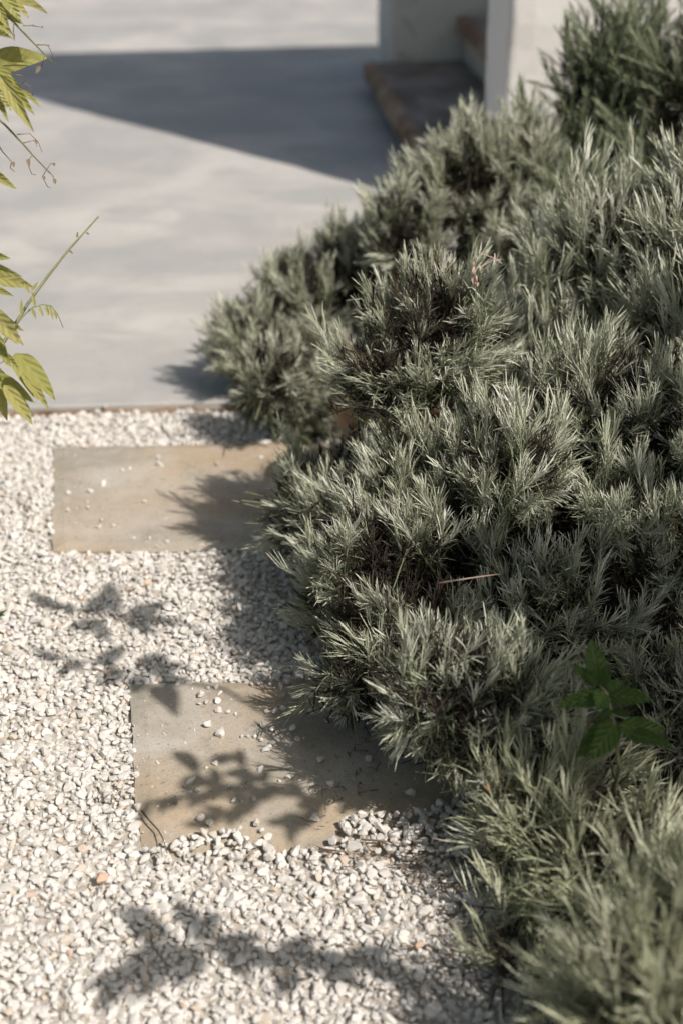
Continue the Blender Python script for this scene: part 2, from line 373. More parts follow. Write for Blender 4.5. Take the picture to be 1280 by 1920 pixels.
# ------------------------------------------------------------------ white building, stairs and low wall behind the courtyard
TH = R(7.0); C1 = Vector((0.46, 4.05, 0.0))
wl = empty('white_wall', C1, TH)
tag(wl, 'tall bright whitewashed wall behind the bushes beside the stairs', 'wall')
o = link('wall_body', grid_box(0.0, 6.0, 0.0, 0.28, -0.05, 3.55, 0.07, 0.012, 4.0, 2.0), M['wall'], wl); bevel(o, 0.02, 3)
st = empty('stone_staircase', C1, TH)
tag(st, 'old brown stone steps with dirty white risers climbing beside the white wall', 'stairs')
for i in range(9):
    x = -0.165 + 0.36 * i; zt = 0.14 + 0.165 * i
    b = link('riser', grid_box(x + 0.02, x + 0.42, 0.30, 1.64, zt - 0.19 if i else -0.05, zt - 0.047, 0.06, 0.007, 5, i * 3.0), M['riser'] if i else M['tread_edge'], st)
    t = link('tread', grid_box(x, x + 0.42, 0.295, 1.655, zt - 0.045, zt, 0.05, 0.007, 6, i * 5.0 + 1), M['tread'], st); bevel(t, 0.012, 3)
    if i < 3:
        e = MB()
        n = 26; vv = []; ff = []
        for k in range(n):
            y = 0.30 + 1.34 * k / (n - 1); w = 0.008 * noise.noise(Vector((y * 6, i * 3.0, 0)))
            vv += [(x - 0.016 + w, y, zt - 0.05), (x - 0.014 + w, y, zt - 0.004), (x + 0.012, y, zt + 0.003), (x + 0.03 + w, y, zt + 0.0015)]
        for k in range(n - 1):
            a = k * 4; c = a + 4
            ff += [(a, a + 1, c + 1, c), (a + 1, a + 2, c + 2, c + 1), (a + 2, a + 3, c + 3, c + 2)]
        e.add(vv, ff); e.build('worn_nosing', M['tread_edge'], t)
lw = empty('stair_side_wall', C1, TH)
tag(lw, 'low peeling grey plaster wall on the far side of the brown stairs', 'wall')
o = link('wall_body', grid_box(-0.075, 4.0, 1.662, 1.98, -0.05, 0.44, 0.06, 0.008, 4.0, 9.0), M['old_wall'], lw); bevel(o, 0.02, 3)

# ================================================================== GRAVEL
def pebble_mesh(name, seed):
    import bmesh
    bm = bmesh.new(); bmesh.ops.create_icosphere(bm, subdivisions=2, radius=1.0)
    r = random.Random(seed)
    cuts = []
    for k in range(9):
        n = Vector((r.gauss(0, 1), r.gauss(0, 1), r.gauss(0, 1))).normalized(); cuts.append((n, r.uniform(0.42, 0.80)))
    ax = Vector((1.0, r.uniform(0.68, 0.95), r.uniform(0.5, 0.75)))
    for v in bm.verts:
        p = v.co.copy(); d = 1.0
        for n, c in cuts:
            q = p.dot(n)
            if q > c: d = min(d, c / q)
        p = p * d + noise.noise_vector(p * 1.6 + Vector((seed * 3.1, 0, 0))) * 0.05
        v.co = Vector((p.x * ax.x, p.y * ax.y, p.z * ax.z))
    me = bpy.data.meshes.new(name); bm.to_mesh(me); bm.free()
    me.polygons.foreach_set('use_smooth', [True] * len(me.polygons)); me.materials.append(M['pebble'])
    try: me.set_sharp_from_angle(angle=R(24))
    except Exception: pass
    return me
PEB = [pebble_mesh('pebble', k) for k in range(14)]
PEB_SRC = [bpy.data.objects.new('pebble_piece', me) for me in PEB]
def gravel_here(x, y):
    if y > edge_y(x) - 0.012: return False
    if x > 0.40 or (y > 1.4 and x > 0.40 - (y - 1.4) * 0.22): return False
    return True
pts = []; eul = []; scl = []; idx = []
def lay(spacing, z, zj, r0, r1, x0, x1, y0, y1, keep=1.0):
    ys = np.arange(y0, y1, spacing * 0.87)
    for j, yy in enumerate(ys):
        for xx in np.arange(x0 + (j % 2) * spacing / 2, x1, spacing):
            x = xx + rng.normal(0, spacing * 0.26); y = yy + rng.normal(0, spacing * 0.26)
            if rng.random() > keep or not gravel_here(x, y): continue
            g1 = 0.012 * noise.noise(Vector((x * 18, y * 18, 0)))
            s1o = in_quad(s1, x, y, -0.002); s2o = in_quad(s2, x, y, -0.002)
            low = noise.noise(Vector((x * 9, y * 9, 4)))
            if s1o:
                # gravel has crept over the near edge of the slab
                ed = (Vector((x, y)) - Vector(s1[3])).dot(Vector((0.01, 1.0)))
                if not (ed < 0.038 + 0.048 * low + (0.05 if x > 0.0 else 0.0)): continue
            if s2o: continue
            size = r0 + (r1 - r0) * rng.random() ** 1.8
            u = noise.noise(Vector((x * 6, y * 6, 9)))
            zz = z + rng.uniform(-zj, zj) + 0.0035 * u + (0.004 + 0.012 * min(ed / 0.06, 1) if s1o else 0.0)
            pts.append((x, y, zz)); eul.append((rng.normal(0, 0.38), rng.normal(0, 0.38), rng.uniform(0, 6.28)))
            q = size * rng.uniform(0.85, 1.15, 3); scl.append(q); idx.append(int(rng.integers(len(PEB))))
lay(0.0120, 0.0105, 0.0015, 0.0058, 0.0088, -2.1, 0.66, 0.55, 2.85)
lay(0.0136, 0.0138, 0.0016, 0.0048, 0.0125, -2.1, 0.66, 0.55, 2.85, 0.93)
lay(0.0380, 0.0170, 0.0025, 0.0060, 0.0160, -1.6, 0.60, 0.7, 2.85, 0.5)
lay(0.0230, 0.010, 0.004, 0.010, 0.015, -3.3, -2.1, 0.0, 2.85)
lay(0.0230, 0.010, 0.004, 0.010, 0.015, -2.1, 0.62, -0.6, 0.55)
for q_, n_ in ((s1, 260), (s2, 170)):      # small fragments and grit on the slabs, mostly near their edges
    for _ in range(n_):
        u_, v_ = rng.random(), rng.random()
        if rng.random() < 0.6:
            e_ = abs(rng.normal(0, 0.05)); k_ = rng.integers(4); u_, v_ = ((e_, v_), (1 - e_, v_), (u_, e_), (u_, 1 - e_))[k_]
        a_ = Vector(q_[3]).lerp(Vector(q_[2]), u_); b_ = Vector(q_[0]).lerp(Vector(q_[1]), u_); c_ = a_.lerp(b_, v_)
        sz = float(rng.uniform(0.0009, 0.0030)); pts.append((c_.x, c_.y, 0.0205 + sz * 0.3 - (0.012 * max(0, 1 - v_ / 0.35) ** 1.5 if q_ is s1 else 0))); eul.append(tuple(rng.uniform(0, 6.28, 3))); scl.append(sz * rng.uniform(0.8, 1.2, 3)); idx.append(int(rng.integers(len(PEB))))
g = scatter('gravel', pts, eul, scl, idx, PEB_SRC); tag(g, 'white marble gravel covering the path', 'gravel')

# loose pebbles lying on the slabs: (photo x, y, size in photo pixels)
near = [(415,157,40),(440,132,20),(470,130,25),(480,150,22),(435,180,22),(472,178,30),(475,210,30),(510,213,22),(410,187,20),(535,220,15),(440,260,38),(480,295,48),(590,118,18),(617,118,25),(655,120,22),(690,128,28),(712,115,25),(735,167,35),(790,185,30),(795,212,28),(640,212,22),(668,215,30),(695,205,25),(685,190,20),(720,150,18),(700,155,20),(785,160,28),(628,262,30),(660,275,26),(598,300,22),(620,312,22),(660,325,35),(640,345,40),(730,270,30),(745,310,26),(555,298,20),(575,298,18),(620,417,35),(435,405,15),(466,395,28),(685,452,20),(715,440,28),(770,487,28),(380,455,38),(405,487,28),(380,487,15),(528,517,22),(596,512,22),(605,597,32),(625,618,22),(645,650,35),(825,383,42),(862,463,40),(808,583,42),(843,247,28),(990,380,40),(1130,495,40),(415,580,32),(445,595,36),(268,387,16)]
far_ = [(340,170,28),(415,320,35),(362,347,30),(272,355,30),(272,425,30),(355,412,22),(405,465,30),(400,490,35),(455,485,25),(580,390,28),(490,265,25),(520,258,25),(640,245,40),(635,215,30),(600,535,20),(535,535,20),(670,548,25),(870,240,25),(960,290,28),(1045,215,25)]
special = {11: 'largest white pebble lying alone on the sunny part of the near slab', 10: 'chunky white pebble just above the largest one on the near slab',
           51: 'big white pebble standing up in the dark shade of the near slab', 59: 'tiny lone pebble near the left edge of the near slab',
           53: 'large white pebble at the shade border low on the near slab', 37: 'rounded white pebble in the middle of the near slab beside the leaf shadow',
           43: 'flat pebble inside the leaf shadow on the left of the near slab', 50: 'white pebble on the sunny lower edge of the near slab below the leaf shadow'}
def loose(px, py, w, zt, label, group, k):
    p = ground(px, py, zt); d = project(p)[2]; r = w * 0.56 / F * d
    o = bpy.data.objects.new('pebble', PEB[k % len(PEB)]); COL.objects.link(o)
    o.scale = (r * rng.uniform(0.95, 1.12), r * rng.uniform(0.95, 1.1), r * rng.uniform(0.9, 1.1)); o.rotation_euler = (rng.normal(0, 0.35), rng.normal(0, 0.35), rng.uniform(0, 6.28))
    o.location = (p.x, p.y + r * 0.2, zt + r * 0.42); tag(o, label, 'pebble', group)
ORD = 'first second third fourth fifth sixth seventh eighth ninth tenth eleventh twelfth thirteenth fourteenth fifteenth sixteenth seventeenth eighteenth nineteenth twentieth'.split()
def row_labels(spots, rows, skip):
    """'third from the left' within each row of loose pebbles"""
    out = {}
    for y0, y1, text in rows:
        ks = sorted([k for k, q in enumerate(spots) if k not in skip and y0 <= q[1] < y1], key=lambda k: spots[k][0])
        for n_, k in enumerate(ks): out[k] = 'small white pebble ' + text + ', ' + ORD[n_] + ' from the left'
    return out
nl = row_labels(near, [(0, 165, 'along the back edge of the near slab'), (165, 230, 'behind the middle of the near slab'), (230, 360, 'mid-way on the near slab'),
                       (360, 500, 'in the front half of the near slab'), (500, 900, 'at the front edge of the near slab')], special)
for k, (zx, zy, w) in enumerate(near):
    loose(150 + zx / 1.829, 1220 + zy / 1.829, w / 1.829, 0.021, special.get(k) or nl[k], 'loose pebbles on the near slab', k)
fl = row_labels(far_, [(0, 275, 'on the back half of the far beige slab'), (275, 900, 'on the front half of the far beige slab')], ())
for k, (zx, zy, w) in enumerate(far_):
    loose(zx / 2.133, 760 + zy / 2.133, w / 2.133 * 0.85, 0.021, fl[k], 'loose pebbles on the far slab', k + 3)
loose(199, 764, 15, 0.030, 'single white pebble lying on the grey courtyard near its edge', None, 5)
loose(190, 1652, 30, 0.024, 'flat pinkish beige pebble in the sunny gravel left of the leaf shadow', None, 7)
loose(785, 1776, 24, 0.026, 'orange pink pebble in the dappled gravel below the near bush', None, 9)
pk = mat_simple('pink_stone', [(0.3, (0.55, 0.36, 0.24)), (0.7, (0.70, 0.50, 0.38))], 40, 0.6, 0.3, 200)
for o in list(COL.objects):
    if o.get('label', '').startswith(('flat pinkish', 'orange pink')):
        o.data = o.data.copy(); o.data.materials.clear(); o.data.materials.append(pk)

# ================================================================== NEEDLE-LEAVED BUSHES
def leaf_strip(mb, base, d, nrm, L, W, curve, droop=0.0, rows=((0.0, 0.5), (0.4, 1.0), (0.8, 0.85))):
    """narrow leaf with a shallow gutter"""
    d = d.normalized(); side = d.cross(nrm)
    if side.length < 1e-4: side = d.orthogonal()
    side.normalize(); nn = side.cross(d).normalized()
    v = []; f = []; m = len(rows)
    for t, w in rows:
        c = base + d * (L * t) + nn * (curve * L * t * t) + Vector((0, 0, -droop * L * t * t))
        ww = W * 0.5 * w
        v += [c - side * ww + nn * ww * 0.5, c, c + side * ww + nn * ww * 0.5]
    v.append(base + d * L + nn * (curve * L) + Vector((0, 0, -droop * L)))
    for i in range(m - 1):
        for j in (0, 1):
            a = i * 3 + j; f += [(a, a + 1, a + 4), (a, a + 4, a + 3)]
    a = (m - 1) * 3; f += [(a, a + 1, a + 3), (a + 1, a + 2, a + 3)]
    mb.add(v, f)
def sprig_mesh(seed, mat, n=34, length=0.085, leafL=0.034, W=0.0024, spread=1.0, bend=0.12, coarse=False):
    r = random.Random(seed); mb = MB()
    bx, by = r.gauss(0, bend), r.gauss(0, bend)
    def axis(t): return Vector((bx * length * t * t, by * length * t * t, length * t))
    P = [axis(0) - Vector((0, 0, 0.06)), axis(0), axis(0.5), axis(0.97)]; rad = [0.0015, 0.0014, 0.0011, 0.0006]
    tb = MB(); tb.tube(P, rad, 3, False)
    mb.add(tb.v, [t for q in tb.f for t in ((q[0], q[1], q[2]), (q[0], q[2], q[3]))]); age_shade = [0.0] * 6 + [0.4] * 3 + [1.0] * 3
    for k in range(n):
        u = (k + r.random() * 0.6) / n
        t = -0.25 + 1.23 * u ** 0.78
        a = k * 2.39996 + r.gauss(0, 0.3)
        tl = min(max(t, 0), 1)
        ang = (R(52) * (1 - tl) ** 1.0 + R(10)) * spread * r.uniform(0.7, 1.3)
        out = Vector((math.cos(a), math.sin(a), 0)); d = out * math.sin(ang) + Vector((0, 0, 1)) * math.cos(ang)
        L = leafL * (0.66 + 0.5 * math.sin(math.pi * (0.15 + 0.72 * tl))) * r.uniform(0.75, 1.2)
        b = axis(tl) + Vector((0, 0, min(t, 0) * length))
        leaf_strip(mb, b + out * 0.001, d, -out if r.random() < 0.9 else out, L, W * r.uniform(0.8, 1.2), r.uniform(-0.22, 0.42), r.uniform(0, 0.15),
                   ((0.0, 0.6), (0.6, 1.0)) if coarse else ((0.0, 0.5), (0.4, 1.0), (0.8, 0.85)))
        la = min(1.0, max(0.0, t + r.gauss(0.05, 0.12))); age_shade += [la] * (len(mb.v) - len(age_shade))
    me = mesh('sprig', mb.v, mb.f, mat)
    at = me.attributes.new('age', 'FLOAT', 'POINT'); at.data.foreach_set('value', np.array(age_shade, dtype=np.float32))
    return me
SPR = {
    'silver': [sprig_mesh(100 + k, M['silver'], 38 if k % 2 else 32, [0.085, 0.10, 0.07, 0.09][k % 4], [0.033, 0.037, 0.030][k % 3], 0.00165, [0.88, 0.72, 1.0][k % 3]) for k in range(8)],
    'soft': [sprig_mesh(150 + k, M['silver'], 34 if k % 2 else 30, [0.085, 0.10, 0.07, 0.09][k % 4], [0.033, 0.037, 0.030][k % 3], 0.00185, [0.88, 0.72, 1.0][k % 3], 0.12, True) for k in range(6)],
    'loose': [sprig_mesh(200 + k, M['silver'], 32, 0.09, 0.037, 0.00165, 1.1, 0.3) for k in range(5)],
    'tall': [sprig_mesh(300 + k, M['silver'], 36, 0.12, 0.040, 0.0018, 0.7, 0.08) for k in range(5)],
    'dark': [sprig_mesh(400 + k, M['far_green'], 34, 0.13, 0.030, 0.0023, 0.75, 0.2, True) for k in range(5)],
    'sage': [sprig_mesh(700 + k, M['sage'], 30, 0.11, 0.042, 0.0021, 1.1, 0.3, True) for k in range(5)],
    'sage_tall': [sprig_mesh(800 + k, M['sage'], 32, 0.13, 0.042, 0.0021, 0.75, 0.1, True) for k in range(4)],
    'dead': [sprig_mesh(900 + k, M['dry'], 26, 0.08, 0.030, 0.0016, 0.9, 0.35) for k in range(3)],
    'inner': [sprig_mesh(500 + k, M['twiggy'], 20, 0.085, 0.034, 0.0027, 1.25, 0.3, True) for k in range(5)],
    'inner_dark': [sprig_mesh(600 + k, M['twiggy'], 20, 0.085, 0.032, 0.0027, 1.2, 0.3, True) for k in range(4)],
}
ARR = {}
for k_, ms in SPR.items():
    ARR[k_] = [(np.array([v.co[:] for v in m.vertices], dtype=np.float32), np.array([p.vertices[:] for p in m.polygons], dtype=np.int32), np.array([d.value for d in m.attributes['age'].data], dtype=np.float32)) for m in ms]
NTRI = [0]
def join_sprigs(name, items, mat, parent):
    """many sprigs as one mesh; items: (style, index, position, 3x3 matrix)"""
    if not items: return None
    V = []; T = []; A = []; G = []; n = 0
    for style, k, p, m in items:
        v, t, ag = ARR[style][k]; G.append(ag)
        V.append(v @ np.array(m, dtype=np.float32).T + np.array(p, dtype=np.float32)); T.append(t + n); A.append(np.full(len(v), rng.random(), dtype=np.float32)); n += len(v)
    V = np.concatenate(V); T = np.concatenate(T); A = np.concatenate(A); NTRI[0] += len(T)
    me = bpy.data.meshes.new(name); me.vertices.add(len(V)); me.vertices.foreach_set('co', V.ravel())
    me.loops.add(len(T) * 3); me.loops.foreach_set('vertex_index', T.ravel()); me.polygons.add(len(T))
    me.polygons.foreach_set('loop_start', np.arange(0, len(T) * 3, 3, dtype=np.int32))
    me.polygons.foreach_set('use_smooth', np.ones(len(T), dtype=bool))
    at = me.attributes.new('tint', 'FLOAT', 'POINT'); at.data.foreach_set('value', A)
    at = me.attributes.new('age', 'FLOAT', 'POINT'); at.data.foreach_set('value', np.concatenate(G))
    me.materials.append(mat); me.update(); me.validate()
    o = link(name, me, None, parent); o['kind'] = 'stuff'; return o

def bush(name, label, base, lobes, style, density, up_w=0.8, out_w=0.6, droop=0.0, parts=300, jit=0.3, layers=((0.78, 0.34), (0.55, 0.14)), scale=1.0, mixin=None, ragged=0.018, tuft=0.044, hollow=-0.20, leafmat=None):
    """lobes: (centre, (rx, ry, rz)); sprigs cover the outside of their union in uneven tufts"""
    root = empty(name, base); tag(root, label, 'bush', 'grey green needle-leaved bushes beside the path')
    inv = Vector(base)
    P = []
    for li, (c, r) in enumerate(lobes):
        c = Vector(c); rx, ry, rz = r
        area = 4 * math.pi * (((rx * ry) ** 1.6 + (rx * rz) ** 1.6 + (ry * rz) ** 1.6) / 3) ** (1 / 1.6)
        def hidden(p, k):
            for lj, (c2, r2) in enumerate(lobes):
                if lj == li: continue
                q = p - Vector(c2)
                if (q.x / r2[0]) ** 2 + (q.y / r2[1]) ** 2 + (q.z / r2[2]) ** 2 < k * k: return True
            return False
        def lean(p, nn):
            return (nn * out_w + Vector((0, 0, 1)) * up_w * (0.35 + 0.65 * max(0, nn.z + 0.35)) + noise.noise_vector(p * 8.0) * 0.3 - Vector((0, 0, droop * max(0, 0.25 - p.z) / 0.25)))
        # outside: tufts of sprigs that spread from one branch end, dark gaps between them
        per = 8; want = int(area * density * 0.72 / per); cen = []
        for _ in range(want * 14):
            n = Vector(rng.normal(0, 1, 3)).normalized()
            if n.z < -0.5: continue
            p = c + Vector((n.x * rx, n.y * ry, n.z * rz))
            if p.z < 0.02 or hidden(p, 1.06) or noise.noise(p * 8.5 + Vector((3, 1, 7))) < hollow or any((p - q[0]).length < tuft for q in cen): continue
            cen.append((p, Vector((n.x / rx, n.y / ry, n.z / rz)).normalized()))
            if len(cen) >= want: break
        for p0, nn in cen:
            d0 = lean(p0, nn).normalized(); d0 = (d0 + Vector(rng.normal(0, 0.16, 3))).normalized()
            p0 = p0 + nn * float(rng.normal(0, ragged)) - d0 * 0.01
            a1 = d0.orthogonal().normalized(); a2 = d0.cross(a1)
            for _ in range(int(per * rng.uniform(0.55, 1.45))):
                g1, g2 = rng.normal(0, 0.62, 2); off = a1 * g1 + a2 * g2; rad = math.hypot(g1, g2)
                d = (d0 + off * 0.22 + Vector(rng.normal(0, jit * 0.6, 3))).normalized()
                p = p0 + off * tuft * 0.55 - d0 * (0.022 * rad) + d0 * float(rng.normal(0, 0.012))
                if p.z < 0.012: p.z = 0.012
                P.append((p, d, 1.0, nn))
        for depth, share in layers:
            for _ in range(int(area * density * share)):
                n = Vector(rng.normal(0, 1, 3)).normalized()
                if n.z < -0.55: continue
                p = c + Vector((n.x * rx, n.y * ry, n.z * rz)) * depth
                if p.z < 0.012 or hidden(p, 0.8 * depth): continue
                nn = Vector((n.x / rx, n.y / ry, n.z / rz)).normalized()
                P.append((p, (lean(p, nn) + Vector(rng.normal(0, jit, 3))).normalized(), depth, nn))
    items = []
    for p, d, depth, nn in P:
        q = d.to_track_quat('Z', 'Y').to_matrix() @ Matrix.Rotation(rng.uniform(0, 6.28), 3, 'Z')
        s = scale * rng.uniform(0.72, 1.18) * (1 if depth == 1.0 else 0.95)
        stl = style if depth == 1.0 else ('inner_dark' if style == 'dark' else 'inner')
        if depth == 1.0 and mixin and rng.random() < 0.3: stl = mixin
        if depth == 1.0 and rng.random() < 0.022: stl = 'dead'; s *= 0.85
        items.append((p - d * 0.075 * s, q, s, stl, int(rng.integers(len(SPR[stl]))), depth))
    # the sprigs that show: nearest one of each small patch of view
    best = {}
    for i, (p, q, s, stl, k, depth) in enumerate(items):
        px, py, dd = project(p + q.col[2] * 0.07)
        if dd < 0.3 or depth < 1.0 or not (-10 < px < 1290 and -10 < py < 1930): continue
        key = (int(px // 20), int(py // 20))
        if key not in best or dd < best[key][0]: best[key] = (dd, i)
    win = [i for dd, i in best.values()]; rng.shuffle(win); single = set(win[:parts])
    for i in sorted(single):
        p, q, s, stl, k, depth = items[i]
        o = bpy.data.objects.new('sprig', SPR[stl][k]); COL.objects.link(o); o.parent = root
        o.matrix_local = Matrix.Translation(p - inv) @ (q.to_4x4() @ Matrix.Scale(s, 4))
    rest = [(stl, k, p - inv, q * s, depth) for i, (p, q, s, stl, k, depth) in enumerate(items) if i not in single]
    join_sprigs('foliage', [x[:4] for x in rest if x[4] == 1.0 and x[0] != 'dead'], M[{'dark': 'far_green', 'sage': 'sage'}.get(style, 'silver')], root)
    join_sprigs('dead_sprigs', [x[:4] for x in rest if x[0] == 'dead'], M['dry'], root)
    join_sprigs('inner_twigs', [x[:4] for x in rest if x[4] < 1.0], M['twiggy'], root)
    print('BUSH', label[:40], len(items), 'single', len(single), 'tris so far', NTRI[0])
    # woody stems
    r = random.Random(len(P))
    for c, rr in lobes:
        for k in range(2):
            tip = Vector(c) + Vector((r.uniform(-.4, .4) * rr[0], r.uniform(-.4, .4) * rr[1], r.uniform(0.1, 0.5) * rr[2]))
            a = Vector((base[0] + r.uniform(-.03, .03), base[1] + r.uniform(-.03, .03), -0.02))
            mid = a.lerp(tip, 0.5) + Vector((r.uniform(-.03, .03), r.uniform(-.03, .03), -0.03)); mid.z = max(mid.z, 0.02)
            mb = MB(); mb.tube([a - inv, a.lerp(mid, 0.5) - inv, mid - inv, mid.lerp(tip, 0.5) + Vector((0, 0, 0.015)) - inv, tip - inv], [0.006, 0.0055, 0.0045, 0.0035, 0.002], 6)
            mb.build('stem', M['bark'], root)
    return root

D = 1500
# big bush in focus: several mounds running together
bush('lavender_bush', 'big silvery bush in sharp focus overhanging the near slab', (0.28, 1.88, 0.0),
     [((0.145, 2.10, 0.465), (0.13, 0.12, 0.145)), ((0.065, 2.06, 0.435), (0.085, 0.08, 0.09)), ((-0.065, 2.12, 0.15), (0.065, 0.09, 0.11)), ((0.05, 1.80, 0.235), (0.09, 0.09, 0.105)), ((0.20, 1.51, 0.18), (0.12, 0.10, 0.13)), ((0.135, 1.50, 0.22), (0.09, 0.08, 0.11)), ((0.025, 2.24, 0.17), (0.05, 0.05, 0.08)), ((0.50, 1.68, 0.10), (0.17, 0.15, 0.12)),
      ((0.16, 1.95, 0.22), (0.18, 0.18, 0.18)), ((0.025, 1.98, 0.20), (0.085, 0.09, 0.12)), ((0.045, 1.88, 0.12), (0.115, 0.11, 0.11)),
      ((0.245, 1.88, 0.36), (0.10, 0.10, 0.10)), ((0.13, 1.82, 0.27), (0.08, 0.08, 0.08)),
      ((0.095, 1.70, 0.17), (0.12, 0.11, 0.115)), ((0.025, 1.67, 0.13), (0.075, 0.07, 0.085)), ((0.33, 1.80, 0.16), (0.18, 0.17, 0.16)),
      ((0.40, 2.02, 0.37), (0.13, 0.13, 0.14)), ((0.52, 1.98, 0.38), (0.13, 0.13, 0.14)), ((0.20, 1.64, 0.08), (0.13, 0.13, 0.08)), ((0.45, 1.9, 0.2), (0.2, 0.2, 0.2))],
     'silver', D * 1.35, 0.9, 0.68, 0.5, mixin='loose', tuft=0.036, hollow=-0.27, scale=0.88)
bush('lavender_bush', 'upright grey green bush at the right edge below the wispy dark bush', (0.46, 2.45, 0.0),
     [((0.46, 2.42, 0.50), (0.11, 0.13, 0.14)), ((0.60, 2.36, 0.54), (0.13, 0.15, 0.15)), ((0.33, 2.38, 0.30), (0.13, 0.13, 0.14)), ((0.64, 2.2, 0.42), (0.17, 0.17, 0.18)), ((0.5, 2.42, 0.25), (0.22, 0.22, 0.23))],
     'tall', D * 0.95, 1.05, 0.5, 0.1, tuft=0.04)
bush('lavender_bush', 'small blurred bush growing over the courtyard corner, leftmost of the bushes', (-0.04, 2.98, 0.0),
     [((-0.195, 2.87, 0.14), (0.10, 0.10, 0.12)), ((-0.09, 2.98, 0.19), (0.11, 0.11, 0.14)), ((0.03, 3.04, 0.22), (0.13, 0.12, 0.16)), ((-0.05, 2.93, 0.08), (0.13, 0.10, 0.09)), ((-0.15, 2.80, 0.06), (0.08, 0.07, 0.08)), ((-0.03, 2.80, 0.10), (0.09, 0.08, 0.11)), ((-0.13, 2.60, 0.19), (0.065, 0.065, 0.09)), ((-0.06, 2.68, 0.08), (0.09, 0.08, 0.08))],
     'soft', D * 1.5, 0.95, 0.7, 0.25, hollow=-0.42, tuft=0.038, scale=0.92)
bush('lavender_bush', 'blurred grey green bush in front of the brown stairs', (0.27, 3.0, 0.0),
     [((0.29, 2.98, 0.45), (0.13, 0.14, 0.15)), ((0.15, 2.92, 0.37), (0.10, 0.10, 0.14)), ((0.40, 3.0, 0.48), (0.10, 0.1, 0.13)), ((0.30, 2.9, 0.18), (0.17, 0.17, 0.2)), ((0.42, 2.75, 0.36), (0.13, 0.13, 0.14))],
     'soft', D * 1.25, 1.0, 0.6, 0.15, hollow=-0.4, tuft=0.038)
bush('rosemary_bush', 'tall wispy dark green bush against the white wall', (0.62, 3.15, 0.0),
     [((0.60, 3.16, 0.62), (0.14, 0.13, 0.18)), ((0.78, 3.05, 0.62), (0.18, 0.17, 0.2)), ((0.50, 3.08, 0.48), (0.13, 0.13, 0.15)), ((0.65, 3.05, 0.28), (0.24, 0.22, 0.26)), ((0.60, 2.86, 0.38), (0.17, 0.14, 0.19))],
     'dark', D * 0.8, 1.0, 0.6, 0.0, jit=0.4, scale=1.0, ragged=0.04, tuft=0.048, hollow=-0.6)
bush('lavender_bush', 'pale blurred bush nearest the camera in the bottom right corner', (0.36, 1.2, 0.0),
     [((0.275, 1.39, 0.115), (0.10, 0.09, 0.10)), ((0.33, 1.28, 0.10), (0.11, 0.11, 0.10)), ((0.34, 1.00, 0.19), (0.12, 0.12, 0.12)), ((0.47, 1.20, 0.08), (0.12, 0.12, 0.09)), ((0.235, 1.24, 0.05), (0.06, 0.07, 0.05)), ((0.46, 1.05, 0.18), (0.15, 0.15, 0.14))],
     'sage', D * 0.95, 0.85, 0.6, 0.3, mixin='sage_tall', hollow=-0.3)

# ================================================================== TERRACOTTA POT behind the big bush
pc = Vector((0.088, 2.36, 0.0))
pot = empty('terracotta_pot', pc); tag(pot, 'orange terracotta pot half hidden behind the big silvery bush', 'pot')
def lathe(name, prof, mat, parent, n=32):
    v = []; f = []
    for r, z in prof:
        for k in range(n):
            a = 2 * math.pi * k / n; v.append((r * math.cos(a), r * math.sin(a), z))
    for i in range(len(prof) - 1):
        for k in range(n): f.append((i * n + k, i * n + (k + 1) % n, (i + 1) * n + (k + 1) % n, (i + 1) * n + k))
    f.append(tuple(range(n - 1, -1, -1)))
    return link(name, mesh(name, v, f, None, True), mat, parent)
lathe('pot_body', [(0.066, 0.0), (0.070, 0.005), (0.088, 0.19), (0.089, 0.202)], M['terracotta'], pot)
lathe('rim', [(0.0885, 0.202), (0.097, 0.204), (0.100, 0.210), (0.101, 0.245), (0.098, 0.252), (0.091, 0.252), (0.088, 0.245), (0.087, 0.21)], M['terracotta'], pot)
lathe('soil', [(0.01, 0.224), (0.05, 0.228), (0.0868, 0.225)], M['earth'], pot)

# ================================================================== BROAD LEAVES
def broad_leaf(name, mat, serr=0, cup=0.25, fold=0.3, n=10, curl=0.25, pucker=0.0, shape=1.0, seed=0):
    """unit leaf along +Y, face up +Z, width 1 (scaled later)"""
    r = random.Random(seed); v = []; f = []; cols = (-1, -0.6, -0.25, 0, 0.25, 0.6, 1)
    for i in range(n + 1):
        t = i / n
        w = math.sin(math.pi * min(1, t ** (0.8 * shape) * 0.98 + 0.02)) ** 0.8 * (1 - 0.25 * t) if 0 < t < 1 else 0.02
        w = max(w, 0.02)
        if serr and 0 < i < n: w *= 1 + (0.07 if i % 2 else -0.07)
        for c in cols:
            z = abs(c) * w * 0.5 * fold - curl * t * t + cup * 0.1 * math.sin(t * 9 + seed) * abs(c)
            if pucker: z += pucker * math.sin(t * 26 + abs(c) * 5) * (0.35 if abs(c) in (0.25, 0.6) else 0)
            v.append((c * w * 0.5, t, z))
    m = len(cols)
    for i in range(n):
        for j in range(m - 1): a = i * m + j; f.append((a, a + 1, a + m + 1, a + m))
    return mesh(name, v, f, mat)
WL = [broad_leaf('leaf', M['wist'], 0, 0.4, 0.35, 10, 0.10 + 0.08 * k, 0, 1.0, k) for k in range(4)]
ML = [broad_leaf('leaf', M['mint'], 1, 0.3, 0.25, 26, 0.10 + 0.1 * k, 0.06, 0.9, k) for k in range(3)]
def put_leaf(me, base, tip, width, face, parent, inv, name='leaf'):
    """leaf from base to tip; face: the way its upper side looks"""
    y = (tip - base); L = y.length; y = y.normalized(); z = (face - y * face.dot(y)).normalized(); x = y.cross(z)
    o = bpy.data.objects.new(name, me); COL.objects.link(o); o.parent = parent
    m3 = Matrix((x * width, y * L, z * (0.5 * (width + L * 0.6)))).transposed()
    o.matrix_local = Matrix.Translation(base - inv) @ m3.to_4x4()
    return o

